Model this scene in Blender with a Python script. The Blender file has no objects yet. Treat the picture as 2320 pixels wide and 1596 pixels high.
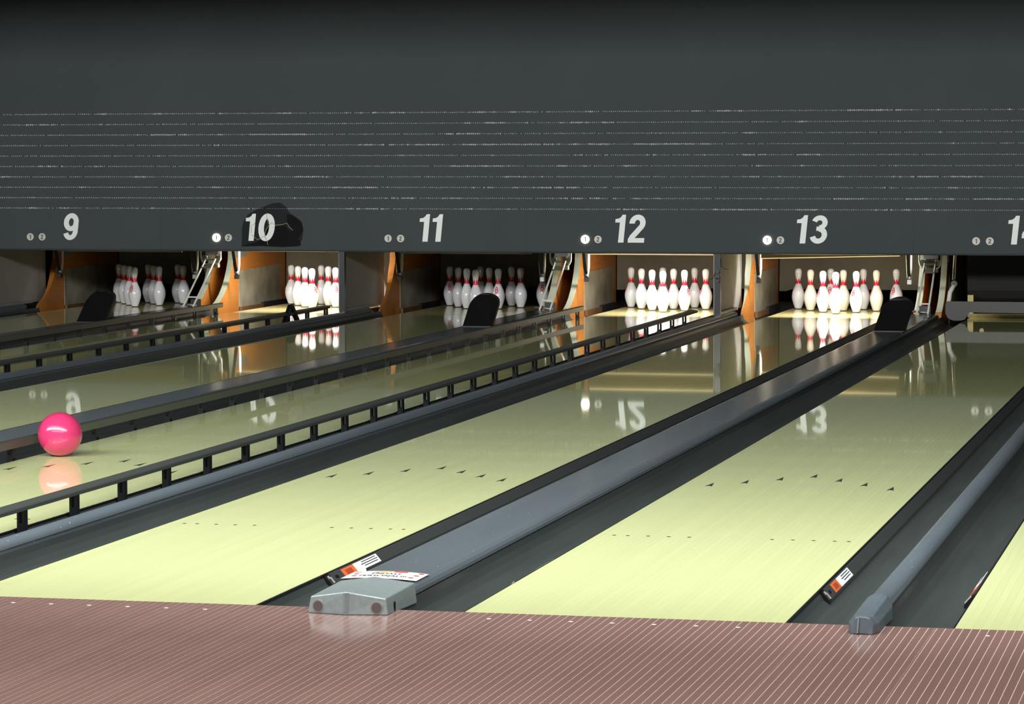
import bpy, bmesh, math, random
from mathutils import Vector, Matrix

random.seed(7)
SC = bpy.context.scene
COL = SC.collection
PI = math.pi

# ------------------------------------------------------------------ camera
cam_data = bpy.data.cameras.new('camera')
cam = bpy.data.objects.new('camera', cam_data)
COL.objects.link(cam)
SC.camera = cam
FOCAL_PX = 7047.8
cam_data.sensor_fit = 'HORIZONTAL'
cam_data.sensor_width = 36.0
cam_data.lens = 36.0 * FOCAL_PX / 2320.0
cam_data.clip_start = 0.1
cam_data.clip_end = 200
cam_fwd = Vector((-0.2347, 0.9699, -0.0657)).normalized()
cam_right = Vector((0.9720, 0.2350, -0.0025)).normalized()
cam_up = cam_right.cross(cam_fwd).normalized()
cam_right = cam_fwd.cross(cam_up).normalized()
m = Matrix.Identity(4)
for i in range(3):
    m[i][0] = cam_right[i]
    m[i][1] = cam_up[i]
    m[i][2] = -cam_fwd[i]
m.translation = Vector((3.7693, -9.7605, 1.5146))
cam.matrix_world = m

# ------------------------------------------------------------------ world, exposure, lamps
vs = SC.view_settings
vs.view_transform = 'Standard'
vs.look = 'None'
vs.exposure = 0.0
vs.gamma = 1.0
vs.use_curve_mapping = False

world = bpy.data.worlds.new('world')
SC.world = world
world.use_nodes = True
wbg = world.node_tree.nodes['Background']
wbg.inputs['Color'].default_value = (0, 0, 0, 1)      # closed hall: no sky light
wbg.inputs['Strength'].default_value = 0.0


def area_lamp(name, loc, size_x, size_y, energy, color=(1, 1, 1), rot=(0, 0, 0), spread=PI):
    d = bpy.data.lights.new(name, 'AREA')
    d.shape = 'RECTANGLE'
    d.size = size_x
    d.size_y = size_y
    d.energy = energy
    d.color = color
    d.spread = spread
    o = bpy.data.objects.new(name, d)
    COL.objects.link(o)
    o.location = loc
    o.rotation_euler = rot
    return o


# rows of overhead lamps across the hall: one aimed down the lanes, one over the approach
area_lamp('ceiling_lamp_row_lanes_offscreen', (-2.0, -0.9, 3.75), 17.0, 0.7, 1350, (1.0, 0.98, 0.94), (math.radians(78), 0, 0), math.radians(150))
area_lamp('ceiling_lamp_row_foul_line_offscreen', (-1.0, 0.6, 3.8), 14.0, 0.35, 370, (1.0, 0.98, 0.93))
area_lamp('ceiling_lamp_row_approach_offscreen', (0.0, -5.0, 3.8), 12.0, 0.35, 1020, (1.0, 0.94, 0.90))

# ------------------------------------------------------------------ lane layout (metres)
D_PAIR = 1.77315       # centre distance of two lanes that share a ball return
D_DIV = 1.59173        # centre distance across a plain division
LANE = {13: 0.0, 14: D_PAIR, 15: D_PAIR + D_DIV, 12: -D_DIV, 11: -D_DIV - D_PAIR,
        10: -2 * D_DIV - D_PAIR, 9: -2 * D_DIV - 2 * D_PAIR}
HALF = 0.527
GUT = 0.235
BOARD = 1.054 / 39
Y_MASK = 16.6
Y_HEAD = 18.288
LANE_END = 19.25
LIT = {10, 12, 13}

# ------------------------------------------------------------------ materials
MATS = {}


def mat(name, color, rough=0.5, metal=0.0, coat=0.0, emit=None, estr=0.0, var=0.0, noise=None, bump=None,
        spec=0.5, specks=None):
    """procedural principled material; var = value change per object, noise = (scale xyz, amount),
    bump = (scale xyz, strength), specks = (scale, threshold, colour)"""
    if name in MATS:
        return MATS[name]
    mt = bpy.data.materials.new(name)
    mt.use_nodes = True
    nt = mt.node_tree
    b = nt.nodes['Principled BSDF']
    b.inputs['Base Color'].default_value = (*color, 1)
    b.inputs['Roughness'].default_value = rough
    b.inputs['Metallic'].default_value = metal
    b.inputs['Coat Weight'].default_value = coat
    b.inputs['Coat Roughness'].default_value = 0.02
    b.inputs['Specular IOR Level'].default_value = spec
    if emit:
        b.inputs['Emission Color'].default_value = (*emit, 1)
        b.inputs['Emission Strength'].default_value = estr
    N, Lk = nt.nodes, nt.links
    col_out = None
    if noise or var or specks:
        rgb = N.new('ShaderNodeRGB')
        rgb.outputs[0].default_value = (*color, 1)
        col_out = rgb.outputs[0]
    coord = None
    if noise or bump or specks:
        coord = N.new('ShaderNodeTexCoord').outputs['Object']

    def noise_tex(scale, detail=3):
        mp = N.new('ShaderNodeMapping')
        mp.inputs['Scale'].default_value = scale
        Lk.new(coord, mp.inputs['Vector'])
        nz = N.new('ShaderNodeTexNoise')
        nz.inputs['Scale'].default_value = 1.0
        nz.inputs['Detail'].default_value = detail
        Lk.new(mp.outputs[0], nz.inputs['Vector'])
        return nz
    if noise or var:
        hsv = N.new('ShaderNodeHueSaturation')
        Lk.new(col_out, hsv.inputs['Color'])
        parts = []
        if noise:
            nz = noise_tex(noise[0])
            mr = N.new('ShaderNodeMapRange')
            mr.inputs['From Min'].default_value = 0.25
            mr.inputs['From Max'].default_value = 0.75
            mr.inputs['To Min'].default_value = 1 - noise[1]
            mr.inputs['To Max'].default_value = 1 + noise[1]
            Lk.new(nz.outputs['Fac'], mr.inputs['Value'])
            parts.append(mr.outputs[0])
        if var:
            oi = N.new('ShaderNodeObjectInfo')
            mr = N.new('ShaderNodeMapRange')
            mr.inputs['To Min'].default_value = 1 - var
            mr.inputs['To Max'].default_value = 1 + var
            Lk.new(oi.outputs['Random'], mr.inputs['Value'])
            parts.append(mr.outputs[0])
        if len(parts) == 2:
            mu = N.new('ShaderNodeMath')
            mu.operation = 'MULTIPLY'
            Lk.new(parts[0], mu.inputs[0])
            Lk.new(parts[1], mu.inputs[1])
            parts = [mu.outputs[0]]
        Lk.new(parts[0], hsv.inputs['Value'])
        col_out = hsv.outputs[0]
    if specks:
        nz = noise_tex((specks[0],) * 3, 1)
        gt = N.new('ShaderNodeMath')
        gt.operation = 'GREATER_THAN'
        gt.inputs[1].default_value = specks[1]
        Lk.new(nz.outputs['Fac'], gt.inputs[0])
        mx = N.new('ShaderNodeMix')
        mx.data_type = 'RGBA'
        Lk.new(gt.outputs[0], mx.inputs['Factor'])
        Lk.new(col_out, mx.inputs['A'])
        mx.inputs['B'].default_value = (*specks[2], 1)
        col_out = mx.outputs['Result']
    if col_out is not None:
        Lk.new(col_out, b.inputs['Base Color'])
    if bump:
        nz = noise_tex(bump[0])
        bp = N.new('ShaderNodeBump')
        bp.inputs['Strength'].default_value = bump[1]
        bp.inputs['Distance'].default_value = 0.001
        Lk.new(nz.outputs['Fac'], bp.inputs['Height'])
        Lk.new(bp.outputs[0], b.inputs['Normal'])
    MATS[name] = mt
    return mt


M_APPR = mat('approach_board', (0.235, 0.150, 0.134), 0.14, var=0.05, noise=((12, 1.2, 10), 0.10))
M_APPR_LINE = mat('approach_joint', (0.66, 0.47, 0.42), 0.4)
M_LANE = mat('lane_board', (0.71, 0.785, 0.405), 0.035, coat=0.3, var=0.02, noise=((30, 1.5, 5), 0.03), bump=((9, 2.2, 1), 0.022))
M_LANE_BASE = mat('lane_joint', (0.42, 0.45, 0.20), 0.6)
M_DECK = mat('pin_deck_wood', (0.72, 0.63, 0.29), 0.10, noise=((30, 2, 5), 0.05))
M_MARK = mat('lane_mark', (0.035, 0.035, 0.03), 0.3)
M_DOTW = mat('approach_dot', (0.85, 0.82, 0.76), 0.3)
M_GUT = mat('gutter_plastic', (0.038, 0.048, 0.048), 0.38, noise=((12, 1, 12), 0.18))
M_CAP = mat('capping_grey_blue', (0.100, 0.124, 0.144), 0.19, noise=((8, 1.2, 8), 0.08),
            specks=(75.0, 0.79, (0.6, 0.6, 0.56)))
M_CAPR = mat('round_capping_grey_blue', (0.098, 0.124, 0.148), 0.28, noise=((8, 1.2, 8), 0.10),
             specks=(70.0, 0.785, (0.6, 0.6, 0.56)))
M_CAST = mat('cast_metal', (0.27, 0.335, 0.345), 0.38, metal=0.35, noise=((60, 60, 60), 0.10))
M_CASTB = mat('painted_casting', (0.095, 0.125, 0.148), 0.40, noise=((40, 40, 40), 0.10))
M_BOLT = mat('bolt_bronze', (0.13, 0.105, 0.105), 0.4, metal=0.4)
M_BUMP = mat('bumper_dark', (0.034, 0.040, 0.040), 0.42)
M_RAIL = mat('rail_dark', (0.046, 0.053, 0.050), 0.38)
M_POST = mat('rail_post_black', (0.007, 0.008, 0.010), 0.35, spec=0.2)
M_MASK = mat('mask_slate', (0.064, 0.077, 0.085), 0.85, noise=((1.3, 1, 1.3), 0.06), spec=0.12)
M_MASKB = mat('mask_backing', (0.045, 0.052, 0.058), 0.8)
M_LIP = mat('mask_lip', (0.05, 0.06, 0.065), 0.22)
M_BEAD = mat('bead_white', (0.90, 0.92, 0.91), 0.25)
M_NUM = mat('number_white', (0.86, 0.93, 0.93), 0.4)
M_DISC = mat('indicator_off', (0.62, 0.62, 0.58), 0.35)
M_DISCON = mat('indicator_on', (1, 0.95, 0.85), 0.4, emit=(1.0, 0.86, 0.62), estr=7.0)
M_NUMD = mat('indicator_numeral', (0.05, 0.055, 0.06), 0.5)
M_PATCH = mat('dark_film', (0.020, 0.024, 0.027), 0.7, spec=0.1)
M_PATCHB = mat('black_film', (0.004, 0.004, 0.005), 0.14, bump=((9, 9, 9), 0.5))
M_CRACK_GLINT = mat('crack_glint', (0.55, 0.45, 0.28), 0.4)  # light glints along the cracks, painted in as pale gold
M_PIN = mat('pin_white', (0.77, 0.80, 0.86), 0.18, noise=((25, 25, 25), 0.03))
M_PINY = mat('pin_ivory', (0.78, 0.76, 0.68), 0.22, noise=((25, 25, 25), 0.04))
M_PINR = mat('pin_red', (0.66, 0.012, 0.04), 0.25)
M_PINB = mat('pin_base', (0.05, 0.045, 0.045), 0.6)
M_SCUFF = mat('pin_scuff', (0.12, 0.12, 0.12), 0.6)
M_WOOD = mat('kickback_wood', (0.50, 0.185, 0.030), 0.35, noise=((9, 3, 40), 0.10))
M_PLATE = mat('kickback_plate', (0.36, 0.34, 0.26), 0.36, metal=0.2, noise=((5, 5, 5), 0.38))
M_GREEN = mat('pale_green_paint', (0.36, 0.39, 0.30), 0.35)
M_CHROME = mat('chrome', (0.72, 0.72, 0.70), 0.18, metal=1.0)
M_STEEL = mat('grey_steel', (0.34, 0.35, 0.35), 0.35, metal=0.5)
M_WHITEP = mat('white_paint', (0.76, 0.77, 0.72), 0.4)
M_BLACK = mat('black_rubber', (0.010, 0.010, 0.012), 0.42)
M_HOOD = mat('black_hood', (0.008, 0.007, 0.008), 0.5, spec=0.25)
M_DARK = mat('dark_interior', (0.012, 0.012, 0.014), 0.8)
M_CURT = mat('pit_curtain', (0.25, 0.245, 0.20), 0.7, noise=((3, 3, 2), 0.2))
M_GUARD = mat('side_guard_grey', (0.28, 0.27, 0.245), 0.5, noise=((3, 3, 3), 0.1))
M_FOOT = mat('foot_rail_brown', (0.17, 0.085, 0.035), 0.5)
M_TAN = mat('lamp_housing_tan', (0.40, 0.29, 0.13), 0.5)
M_TUBE = mat('lamp_diffuser_on', (1, 0.95, 0.75), 0.4, emit=(1.0, 0.80, 0.42), estr=0.9)
M_TUBEOFF = mat('lamp_diffuser_off', (0.55, 0.52, 0.38), 0.4)
M_SWEEP = mat('sweep_grey', (0.036, 0.038, 0.038), 0.45)
M_PINK = mat('ball_pink', (0.44, 0.030, 0.112), 0.16, noise=((7, 7, 7), 0.10))
M_ORANGE = mat('label_orange', (0.55, 0.115, 0.03), 0.5)
M_SYMB = mat('label_symbol', (0.30, 0.05, 0.02), 0.5)
M_LABEL = mat('label_white', (0.72, 0.80, 0.84), 0.45)
M_INK = mat('label_ink', (0.02, 0.02, 0.022), 0.6)
M_CARD = mat('card_white', (0.82, 0.85, 0.87), 0.35)
M_CARDR = mat('card_red', (0.50, 0.10, 0.08), 0.4)
M_CARDG = mat('card_gold', (0.72, 0.42, 0.08), 0.4)
M_SCREWY = mat('metal_bright', (0.80, 0.78, 0.70), 0.3, metal=0.6)

# ------------------------------------------------------------------ mesh helpers


class MB:
    """collects geometry given in world (or thing-local) coordinates"""

    def __init__(self):
        self.v = []
        self.f = []
        self.sm = []

    def add(self, vs_, fs_, smooth=False):
        o = len(self.v)
        self.v += [tuple(p) for p in vs_]
        for f in fs_:
            self.f.append(tuple(i + o for i in f))
            self.sm.append(smooth)
        return self

    def box(self, x0, x1, y0, y1, z0, z1):
        vs_ = [(x, y, z) for x in (x0, x1) for y in (y0, y1) for z in (z0, z1)]
        return self.add(vs_, [(0, 1, 3, 2), (4, 6, 7, 5), (0, 4, 5, 1), (2, 3, 7, 6), (0, 2, 6, 4), (1, 5, 7, 3)])

    def bar(self, p0, p1, w, h, up=(0, 0, 1)):
        """rectangular bar from p0 to p1, w across, h along up"""
        p0, p1 = Vector(p0), Vector(p1)
        d = (p1 - p0).normalized()
        u = Vector(up)
        s = d.cross(u)
        if s.length < 1e-5:
            s = d.cross(Vector((1, 0, 0)))
        s.normalize()
        u = s.cross(d).normalized()
        vs_ = []
        for p in (p0, p1):
            for a, b in ((-1, -1), (1, -1), (1, 1), (-1, 1)):
                vs_.append(p + s * (a * w / 2) + u * (b * h / 2))
        return self.add(vs_, [(0, 1, 2, 3), (7, 6, 5, 4), (0, 4, 5, 1), (1, 5, 6, 2), (2, 6, 7, 3), (3, 7, 4, 0)])

    def prism(self, prof, axis, a0, a1, smooth=False, caps=True):
        """closed 2-D profile extruded along axis; profile coordinates are the other two axes in order"""
        n = len(prof)
        vs_ = []
        for a in (a0, a1):
            for p, q in prof:
                vs_.append({'x': (a, p, q), 'y': (p, a, q), 'z': (p, q, a)}[axis])
        fs_ = [(i, (i + 1) % n, n + (i + 1) % n, n + i) for i in range(n)]
        self.add(vs_, fs_, smooth)
        if caps:
            o = len(self.v) - 2 * n
            self.f.append(tuple(o + i for i in range(n - 1, -1, -1)))
            self.f.append(tuple(o + n + i for i in range(n)))
            self.sm += [False, False]
        return self

    def sheet(self, prof, axis, a0, a1, smooth=True):
        """open profile extruded: a surface"""
        n = len(prof)
        vs_ = []
        for a in (a0, a1):
            for p, q in prof:
                vs_.append({'x': (a, p, q), 'y': (p, a, q), 'z': (p, q, a)}[axis])
        return self.add(vs_, [(i, i + 1, n + i + 1, n + i) for i in range(n - 1)], smooth)

    def lathe(self, prof, seg=24, c=(0, 0, 0), smooth=True):
        """prof = [(r, z)], around z"""
        vs_ = []
        for r, z in prof:
            for k in range(seg):
                a = 2 * PI * k / seg
                vs_.append((c[0] + r * math.cos(a), c[1] + r * math.sin(a), c[2] + z))
        fs_ = []
        for i in range(len(prof) - 1):
            for k in range(seg):
                k2 = (k + 1) % seg
                fs_.append((i * seg + k, i * seg + k2, (i + 1) * seg + k2, (i + 1) * seg + k))
        self.add(vs_, fs_, smooth)
        o = len(self.v) - len(vs_)
        self.f.append(tuple(o + k for k in range(seg - 1, -1, -1)))
        self.f.append(tuple(o + (len(prof) - 1) * seg + k for k in range(seg)))
        self.sm += [False, smooth]
        return self

    def tube(self, pts, r, seg=10, smooth=True):
        pts = [Vector(p) for p in pts]
        rings = []
        prev = None
        for i, p in enumerate(pts):
            d = (pts[min(i + 1, len(pts) - 1)] - pts[max(i - 1, 0)]).normalized()
            if prev is None:
                s = d.cross(Vector((0, 0, 1)))
                if s.length < 1e-4:
                    s = d.cross(Vector((1, 0, 0)))
            else:
                s = prev - d * prev.dot(d)
            s.normalize()
            prev = s
            t = d.cross(s)
            rr = r[i] if isinstance(r, (list, tuple)) else r
            rings.append([p + (s * math.cos(2 * PI * k / seg) + t * math.sin(2 * PI * k / seg)) * rr for k in range(seg)])
        vs_ = [q for ring in rings for q in ring]
        fs_ = []
        for i in range(len(rings) - 1):
            for k in range(seg):
                k2 = (k + 1) % seg
                fs_.append((i * seg + k, i * seg + k2, (i + 1) * seg + k2, (i + 1) * seg + k))
        self.add(vs_, fs_, smooth)
        o = len(self.v) - len(vs_)
        self.f.append(tuple(o + k for k in range(seg - 1, -1, -1)))
        self.f.append(tuple(o + (len(rings) - 1) * seg + k for k in range(seg)))
        self.sm += [False, False]
        return self

    def disc(self, c, n, r, t, seg=20):
        """short cylinder centred at c with axis n"""
        n = Vector(n).normalized()
        return self.tube([Vector(c) - n * t / 2, Vector(c) + n * t / 2], r, seg)

    def mesh(self, name, off=(0, 0, 0)):
        me = bpy.data.meshes.new(name)
        me.from_pydata([(x - off[0], y - off[1], z - off[2]) for x, y, z in self.v], [], self.f)
        me.polygons.foreach_set('use_smooth', self.sm)
        bm = bmesh.new()
        bm.from_mesh(me)
        bmesh.ops.recalc_face_normals(bm, faces=bm.faces)
        bm.to_mesh(me)
        bm.free()
        me.update()
        return me


ORIGIN = {}


def put(name, me, material, parent=None, loc=(0, 0, 0)):
    o = bpy.data.objects.new(name, me)
    COL.objects.link(o)
    if not me.materials:
        me.materials.append(material)
    o.location = loc
    if parent:
        o.parent = parent
    return o


def tag(o, label=None, cat=None, group=None, kind=None):
    if label:
        o['label'] = label
    if cat:
        o['category'] = cat
    if group:
        o['group'] = group
    if kind:
        o['kind'] = kind
    return o


def thing(name, label, cat, loc=(0, 0, 0), group=None, kind=None):
    o = bpy.data.objects.new(name, None)
    o.empty_display_size = 0.05
    COL.objects.link(o)
    o.location = loc
    ORIGIN[o.name] = tuple(loc)
    return tag(o, label, cat, group, kind)


def part(name, mb, material, parent, label=None, root=None):
    """mesh given in world coordinates, parented to a thing (or to a part whose thing is root)"""
    off = ORIGIN[(root or parent).name]
    o = put(name, mb.mesh(name, off), material, parent)
    if label:
        o['label'] = label
    return o


def solo(name, mb, material, label, cat, loc, group=None, kind=None):
    """thing that is one mesh, with its origin at loc"""
    o = put(name, mb.mesh(name, loc), material, None, loc)
    return tag(o, label, cat, group, kind)


# ------------------------------------------------------------------ floor: the approach
floor = put('floor', MB().box(-9, 8, -13, 0.0, -0.12, -0.0008).mesh('floor'), M_APPR_LINE)
tag(floor, 'reddish brown boarded approach with thin pale joints in front of the lanes', None, None, 'structure')
side = MB().box(-9, -1.62, -13, 0, -0.0008, 0.0).box(5.70, 8, -13, 0, -0.0008, 0.0)
o = put('board_field', side.mesh('board_field'), M_APPR, floor)
o['kind'] = 'stuff'
b_full = MB().box(0.0014, BOARD - 0.0014, -13, 0, -0.001, 0.0).mesh('board')
b_split = MB().box(0.0014, BOARD - 0.0075, -13, 0, -0.001, 0.0).box(BOARD - 0.0063, BOARD - 0.0014, -13, 0, -0.001, 0.0).mesh('board')
n0 = int(-1.62 / BOARD)
for i in range(n0, n0 + 271):
    x = i * BOARD
    s = any(x <= q < x + BOARD for q in (0.5577, 1.662, 2.39, 2.775))
    put('board', b_split if s else b_full, M_APPR, floor, (x, 0, 0))
o_dot = MB().add([(0.0075 * math.cos(k * PI / 5), 0.010 * math.sin(k * PI / 5), 0.0004) for k in range(10)],
                 [tuple(range(10))]).mesh('approach_dot')
for n in (12, 13, 14, 15):
    for k in range(-3, 4):
        put('approach_dot', o_dot, M_DOTW, floor, (LANE[n] - 0.008 + k * 5 * BOARD, -0.128, 0))

# ------------------------------------------------------------------ lanes
WORD = {8: 'eight', 9: 'nine', 10: 'ten', 11: 'eleven', 12: 'twelve', 13: 'thirteen', 14: 'fourteen', 15: 'fifteen'}
LANE_LABEL = {
    9: 'pale lime bowling lane leading to the dim rack under number nine',
    10: 'pale lime bowling lane between raised bumper rails, leading to number ten',
    11: 'pale lime bowling lane leading to the dim rack under number eleven',
    12: 'pale lime bowling lane carrying the pink ball between raised bumper rails',
    13: 'lime yellow bowling lane with dark arrows, leading to the lit rack under number thirteen',
    14: 'lime yellow bowling lane with dark arrows, leading to the lowered grey sweep under number fourteen',
    15: 'lime yellow bowling lane beside the round capping that ends in a narrow nose'}
lane_board = MB().box(0.00022, BOARD - 0.00022, 0.004, 17.40, -0.03, 0.0).mesh('board')
deck_board = MB().box(0.0003, BOARD - 0.0003, 17.402, LANE_END, -0.03, 0.0).mesh('deck_board')
arrow = MB().add([(-0.016, -0.075, 0.0005), (0.016, -0.075, 0.0005), (0.0, 0.075, 0.0005), (0.0, -0.055, 0.0005)],
                 [(0, 3, 2), (3, 1, 2)]).mesh('arrow')
ldot = MB().add([(0.008 * math.cos(k * PI / 6), 0.010 * math.sin(k * PI / 6), 0.0005) for k in range(12)],
                [tuple(range(12))]).mesh('guide_dot')
ARROW_Y = (4.42, 4.269, 4.111, 3.962)
for n, cx in LANE.items():
    t = thing('bowling_lane', LANE_LABEL[n], 'lane', (cx, 0, 0), 'bowling lanes')
    part('lane_bed', MB().box(cx - HALF, cx + HALF, 0.002, LANE_END, -0.11, -0.0010), M_LANE_BASE, t)
    for k in range(39):
        put('board', lane_board, M_LANE, t, (-HALF + k * BOARD, 0, 0))
    part('pin_deck', MB().box(cx - HALF, cx + HALF, 17.402, LANE_END, -0.03, 0.0), M_DECK, t)
    part('tail_plank', MB().box(cx - HALF, cx + HALF, LANE_END, LANE_END + 0.04, -0.11, -0.004), M_DARK, t)
    for k in range(-3, 4):
        put('arrow', arrow, M_MARK, t, (k * 5 * BOARD, ARROW_Y[abs(k)], 0))
    for q in (2.5, 4.5, 7.5, 10.5, 13.5):
        for s in (-1, 1):
            put('guide_dot', ldot, M_MARK, t, (s * (HALF - q * BOARD), 2.078, 0))
    # dark edging along both sides of the lane bed
    for s in (-1, 1):
        part('edge_strip', MB().box(*sorted((cx + s * HALF, cx + s * (HALF + 0.006))), 0.002, LANE_END, -0.11, -0.0015),
             M_POST, t)

# ------------------------------------------------------------------ gutters
GP = [(0.0068, -0.012), (0.02, -0.035), (0.045, -0.054), (0.08, -0.066), (0.1175, -0.070), (0.155, -0.066),
      (0.19, -0.054), (0.215, -0.035), (0.229, -0.012), (0.233, 0.012)]
GP_FULL = GP + [(0.236, 0.012), (0.232, -0.014), (0.217, -0.038), (0.191, -0.058), (0.156, -0.070), (0.1175, -0.074),
                (0.079, -0.070), (0.044, -0.058), (0.018, -0.038), (0.0066, -0.016)]


def neighbour(n, s):
    """what lies beyond the gutter of lane n on side s: 'pair' or 'div'"""
    odd = n % 2 == 1
    return 'pair' if (odd and s > 0) or (not odd and s < 0) else 'div'


for n, cx in LANE.items():
    for s in (-1, 1):
        prof = [(cx + s * (HALF + u), z) for u, z in GP_FULL]
        g = MB().prism(prof, 'y', 0.001, 17.75, smooth=False)
        nb = 'wide flat capping' if neighbour(n, s) == 'pair' else 'narrow round capping'
        where = 'under number %s' % WORD[n] if n < 15 else 'past the pointed nose'
        solo('gutter', g, M_GUT, 'dark gutter channel of the lane %s, along its %s' % (where, nb), 'gutter',
             (cx + s * (HALF + GUT / 2), 0, -0.07), 'gutters')

# ------------------------------------------------------------------ cappings
CAP_SEAMS = [0.20, 1.45, 4.50, 7.56, 10.6, 13.65, 16.7, 17.45]
ENDCAST_Y = 0.22


def wide_cap(cx, label):
    t = thing('wide_capping', label, 'capping', (cx, 0, 0), 'wide ball return cappings')
    P = [(-0.122, -0.07), (-0.122, 0.022), (-0.129, 0.024), (-0.1295, 0.044), (-0.125, 0.050), (-0.115, 0.0525),
         (0.095, 0.0525), (0.112, 0.049), (0.123, 0.041), (0.1295, 0.030), (0.1295, 0.018), (0.122, 0.016), (0.122, -0.07)]
    for a, b in zip(CAP_SEAMS[:-1], CAP_SEAMS[1:]):
        part('cap_section', MB().prism([(cx + x, z) for x, z in P], 'y', a + 0.001, b - 0.001), M_CAP, t)
    return t


def round_cap(cx, label):
    t = thing('round_capping', label, 'capping', (cx, 0, 0), 'narrow round cappings')
    P = [(-0.032, -0.07), (-0.032, 0.026)]
    for k in range(0, 25):
        a = PI - k * PI / 24
        P.append((0.0395 * math.cos(a), 0.030 + 0.031 * math.sin(a)))
    P += [(0.032, 0.026), (0.032, -0.07)]
    for a, b in zip(CAP_SEAMS[:-1], CAP_SEAMS[1:]):
        part('cap_section', MB().prism([(cx + x, z) for x, z in P], 'y', a + 0.001, b - 0.001), M_CAPR, t)
    return t


def wide_end(cx, label):
    t = thing('end_casting', label, 'casting', (cx, 0, 0), 'cast end pieces')
    yf, yb = -0.128, 0.222
    # body: gabled top with a ridge, front faces swept back from the ridge
    fr = [(-0.136, yf, 0.0), (0, yf - 0.022, 0.0), (0.136, yf, 0.0)]
    ft = [(-0.128, yf + 0.006, 0.054), (0, yf - 0.018, 0.0755), (0.128, yf + 0.006, 0.054)]
    bt = [(-0.130, yb, 0.058), (0, yb - 0.03, 0.080), (0.130, yb, 0.058)]
    bb = [(-0.138, yb, -0.01), (0, yb - 0.03, -0.01), (0.138, yb, -0.01)]
    vs_ = [(cx + x, y, z) for x, y, z in fr + ft + bt + bb]
    fs_ = [(0, 1, 4, 3), (1, 2, 5, 4), (3, 4, 7, 6), (4, 5, 8, 7), (0, 3, 6, 9), (2, 11, 8, 5), (6, 7, 10, 9), (7, 8, 11, 10),
           (0, 9, 10, 1), (1, 10, 11, 2)]
    body = part('casting_body', MB().add(vs_, fs_), M_CAST, t, 'dull silver cast body with a ridge')
    bv = body.modifiers.new('bevel', 'BEVEL')
    bv.width = 0.004
    bv.segments = 3
    part('front_rib', MB().prism([(cx - 0.010, yf - 0.018), (cx, yf - 0.030), (cx + 0.010, yf - 0.018)], 'z', 0.001, 0.072), M_CAST, t)
    for s in (-1, 1):
        nrm = Vector((s * 0.16, -1, 0.08)).normalized()
        c = Vector((cx + s * 0.0985, yf - 0.0035, 0.0245))
        ring = part('bolt_seat', MB().disc(c, nrm, 0.0205, 0.006, 24), M_STEEL, t)
        part('bolt_head', MB().disc(c - nrm * 0 + nrm * 0.003, nrm, 0.0165, 0.004, 24), M_BOLT, t, 'dull bronze bolt head')
    for s in (-1, 1):
        part('slot', MB().box(*sorted((cx + s * 0.1345, cx + s * 0.1385)), -0.052, -0.044, 0.004, 0.034), M_POST, t)
    return t


def nose_end(cx, label):
    t = thing('nose_casting', label, 'casting', (cx, 0, 0), 'cast end pieces')
    sec = [(-0.185, 0.030, 0.0, 0.006), (-0.180, 0.036, 0.0, 0.055), (-0.14, 0.0485, 0.0, 0.0575), (0.05, 0.049, -0.005, 0.063),
           (0.21, 0.049, -0.01, 0.0655), (0.27, 0.042, -0.01, 0.0640)]
    vs_ = []
    for y, w, z0, z1 in sec:
        for x, z in ((-w, z0), (-w * 0.98, z0 + (z1 - z0) * 0.55), (-w * 0.62, z1 - 0.004), (-w * 0.30, z1), (w * 0.30, z1),
                     (w * 0.62, z1 - 0.004), (w * 0.98, z0 + (z1 - z0) * 0.55), (w, z0)):
            vs_.append((cx + x, y, z))
    fs_ = []
    for i in range(len(sec) - 1):
        for k in range(8):
            k2 = (k + 1) % 8
            fs_.append((i * 8 + k, i * 8 + k2, (i + 1) * 8 + k2, (i + 1) * 8 + k))
    fs_.append(tuple(range(7, -1, -1)))
    fs_.append(tuple(range(len(sec) * 8 - 8, len(sec) * 8)))
    body = part('casting_body', MB().add(vs_, fs_), M_CASTB, t)
    bv = body.modifiers.new('bevel', 'BEVEL')
    bv.width = 0.003
    bv.segments = 2
    part('front_rib', MB().bar((cx - 0.014, -0.190, 0.004), (cx - 0.011, -0.1835, 0.055), 0.004, 0.004, (0, -1, 0)), M_CAST, t)
    return t


mid = {}
for a, b in ((9, 10), (10, 11), (11, 12), (12, 13), (13, 14), (14, 15)):
    mid[(a, b)] = (LANE[a] + LANE[b]) / 2
WIDE = [(9, 10), (11, 12), (13, 14)]
DIV = [(10, 11), (12, 13), (14, 15)]
mid[(8, 9)] = LANE[9] - D_DIV / 2
DIV = [(8, 9)] + DIV
for a, b in WIDE:
    lab = {9: 'wide flat grey capping between the lanes under numbers nine and ten',
           11: 'wide flat grey capping between the lanes under numbers eleven and twelve, behind the pink ball',
           13: 'wide flat blue grey capping between the lanes under numbers thirteen and fourteen, speckled with chips'}[a]
    wide_cap(mid[(a, b)], lab)
    wide_end(mid[(a, b)], {9: 'cast end piece closing the wide capping between lanes nine and ten',
                           11: 'cast end piece closing the wide capping between lanes eleven and twelve',
                           13: 'silver grey ridged cast end piece with two round bolts, beside the paper card'}[a])
for a, b in DIV:
    lab = {8: 'narrow round capping past the lane under number nine',
           10: 'narrow dark round capping between the lanes under numbers ten and eleven',
           12: 'narrow round blue grey capping in front of the long raised bumper rail',
           14: 'narrow round blue grey capping ending in a pointed nose beside the lane under number fourteen'}[a]
    round_cap(mid[(a, b)], lab)
    nose_end(mid[(a, b)], {8: 'small nose casting past the lane under number nine', 10: 'small nose casting between lanes ten and eleven',
                           12: 'small nose casting between lanes twelve and thirteen',
                           14: 'small blue grey nose casting with a bright front rib at the approach'}[a])

# ------------------------------------------------------------------ retracted bumpers


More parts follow.
